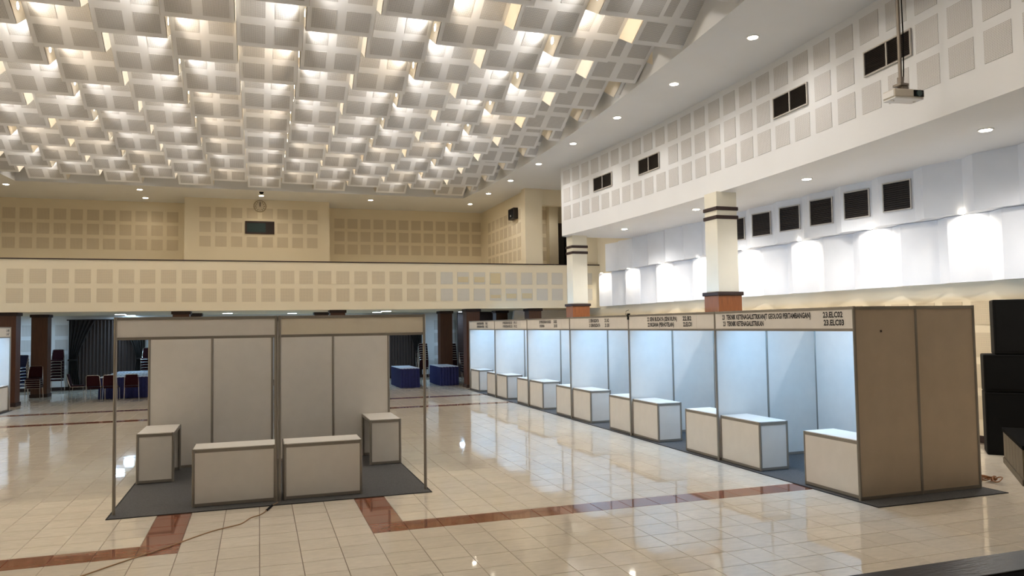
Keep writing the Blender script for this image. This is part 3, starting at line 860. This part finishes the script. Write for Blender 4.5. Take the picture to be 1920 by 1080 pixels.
def chair(label, up=M_MAROON):
    t = thing('banquet_chair', label, 'chair', (0, 0, 0))
    # faces -y; seat about .45 high
    MB().box(-.21, .21, -.22, .20, .42, .48).build('seat', up, t, bevel=.025)
    bk = MB(); bk.grid(lambda u, v: ((-.20+.40*u)*(1-.10*v*v), .215+.09*v-.02*math.sin(PI*u), .50+.355*v), 6, 5)
    bk.grid(lambda u, v: ((.20-.40*u)*(1-.10*v*v), .25+.09*v-.02*math.sin(PI*u), .50+.355*v), 6, 5)
    bk.box(-.18, .18, .31, .335, .84, .86).build('backrest', up, t, smooth=True)
    for s in (-1, 1):
        MB().path([(s*.22, -.22, .01), (s*.215, -.19, .42)], .0085, 6).build('leg', M_CHROME, t)
        MB().path([(s*.23, .26, .01), (s*.215, .20, .44)], .0085, 6).build('leg', M_CHROME, t)
    MB().path([(-.215, .20, .44), (-.215, .24, .55), (-.20, .325, .84), (-.15, .335, .87), (.15, .335, .87), (.20, .325, .84), (.215, .24, .55), (.215, .20, .44)], .0085, 6).build('back_frame', M_CHROME, t)
    MB().path([(-.215, .20, .43), (-.215, -.21, .425), (.215, -.21, .425), (.215, .20, .43)], .0085, 6).build('seat_frame', M_CHROME, t)
    return t
pm = chair('x'); pn = chair('x', M_NAVYU); used = {}
def place(proto_, x, y, z, rz, label, group=None):
    if proto_.name not in used:
        used[proto_.name] = 1; proto_.location = (x, y, z); proto_.rotation_euler = (0, 0, rz); proto_['label'] = label
        if group: proto_['group'] = group
        return proto_
    return dup(proto_, (x, y, z), rz, label, group)
POS = lambda k, n: 'at the bottom' if k == 0 else ('on top' if k == n-1 else f'{ORD[k]} from the bottom')
def stack(x, y, n, dz, rz, where, proto_=pm, fwd=.0):
    for k in range(n):
        c, s = math.sin(rz), -math.cos(rz)
        place(proto_, x+c*fwd*k, y+s*fwd*k, dz*k, rz, f'{"navy" if proto_ is pn else "maroon"} chair {POS(k, n)}, stack {where}', None)
stack(-7.30, 29.95, 5, .072, .05, 'in front of the left brown pillar', fwd=.01)
stack(-7.50, 33.9, 8, .11, 0, 'left of the dark curtain', fwd=.01)
stack(-4.25, 33.75, 8, .11, 0, 'right of left curtain', fwd=.01)
stack(6.98, 33.7, 8, .10, PI, 'right of the right-hand curtain', fwd=.035)
stack(8.02, 32.6, 8, .10, PI, 'behind the right skirted table', fwd=.03)
stack(8.20, 30.2, 9, .10, PI+.3, 'beside the far end of the lit booths', fwd=.03)
stack(-8.05, 30.9, 7, .11, -.5, 'at the left edge behind the sign booth', proto_=pn, fwd=.01)
for x, y, rz, l in ((-5.95, 29.9, PI/2, 'maroon chair turned sideways at the end of the tables'), (-5.2, 28.75, PI-.1, 'maroon chair tucked at the tables, left of three'),
                    (-4.72, 28.72, PI, 'maroon chair with a round emblem, middle of three'), (-4.1, 28.7, PI+.12, 'maroon chair tucked at the tables, right of three')):
    place(pm, x, y, 0, rz, l)

# stairs at the back right, under the balcony
t = thing('staircase', 'pale staircase side wall under the balcony end', 'stairs', (0, 0, 0))
MB().poly([(9.75, 30.2, 0), (12.7, 30.2, 0), (12.7, 30.2, 2.95), (10.2, 30.2, 2.95)]).poly([(9.75, 30.4, 0), (10.2, 30.4, 2.95), (12.7, 30.4, 2.95), (12.7, 30.4, 0)])\
    .poly([(9.75, 30.2, 0), (10.2, 30.2, 2.95), (10.2, 30.4, 2.95), (9.75, 30.4, 0)]).build('side_wall', M_WHITE, t)
for k in range(10):
    MB().box(10.35+.22*k, 10.57+.22*k, 30.42, 31.6, .17*k, .17*(k+1)).build('step', M_GROUT, t)
struct(MB().box(8.6, 10.3, 33.6, 33.75, 0, 2.96).build('door_2', M_DARKW))

# ================================================================== CORDS
def curve_pts(P, n=6):
    out = []
    for i in range(len(P)-1):
        p0 = P[max(i-1, 0)]; p1 = P[i]; p2 = P[i+1]; p3 = P[min(i+2, len(P)-1)]
        for k in range(n):
            u = k/n
            out.append(tuple(.5*((2*p1[j]) + (-p0[j]+p2[j])*u + (2*p0[j]-5*p1[j]+4*p2[j]-p3[j])*u*u + (-p0[j]+3*p1[j]-3*p2[j]+p3[j])*u**3) for j in range(3)))
    out.append(tuple(P[-1])); return out
def floor_pt(x, y, z):
    d = fw + rt*((x-960)/1421.87) - uu*((y-540)/1421.87); k = (z-CAM_H)/d.z
    return (d.x*k, d.y*k, z)
cp = [floor_pt(x, y, .009) for x, y in ((521, 942), (510, 948), (500, 957), (488, 965), (470, 971), (452, 982), (425, 989), (398, 996), (368, 1006), (338, 1017), (305, 1029), (268, 1041), (228, 1054), (190, 1067), (150, 1081), (100, 1096))]
M_CORD2 = mat('dull_brown_cord', (.33, .19, .085), .6)
t = thing('extension_cord', 'orange brown cord trailing over the tiles from the empty booth', 'cord')
MB().path(curve_pts(cp), .0065, 6).build('cable', M_CORD2, t)
c0 = Vector(cp[0]); c1 = Vector(cp[2])
MB().tube(cp[1], cp[2], .016, 8).build('plug', M_BLACK, t)
t = thing('cable_tangle', 'small tangle of brown cables behind the nearest lit booth', 'cord')
for k in range(5):
    bx, by = 9.75+.10*random.random(), 8.05+.25*random.random()
    P = [(bx+.10*math.sin(j*1.3+k), by+.09*math.cos(j*1.1+k*2), .012+.07*abs(math.sin(j*.9+k))) for j in range(7)]
    MB().path(curve_pts(P, 4), .008, 5).build('cable', M_CORD, t)
t = thing('cable_tie', 'black strap tied round the top of the post between signs 21 and 22', 'strap', (ROWX, ROWY+S*2, 0))
MB().tube((0, 0, 2.40), (0, 0, 2.53), .033, 10).build('band', M_BLACK, t)
MB().path([(-.03, .01, 2.48), (-.05, .03, 2.52), (-.03, .05, 2.58), (-.01, -.03, 2.60)], .006, 5).build('loose_end', M_BLACK, t)
t = thing('sticker', 'small dark square on the side of the nearest lit booth', 'sticker', (7.735, 7.92, 2.17))
MB().box(-.014, .014, -.008, -.0035, -.014, .014).build('sheet', M_DARKW, t)
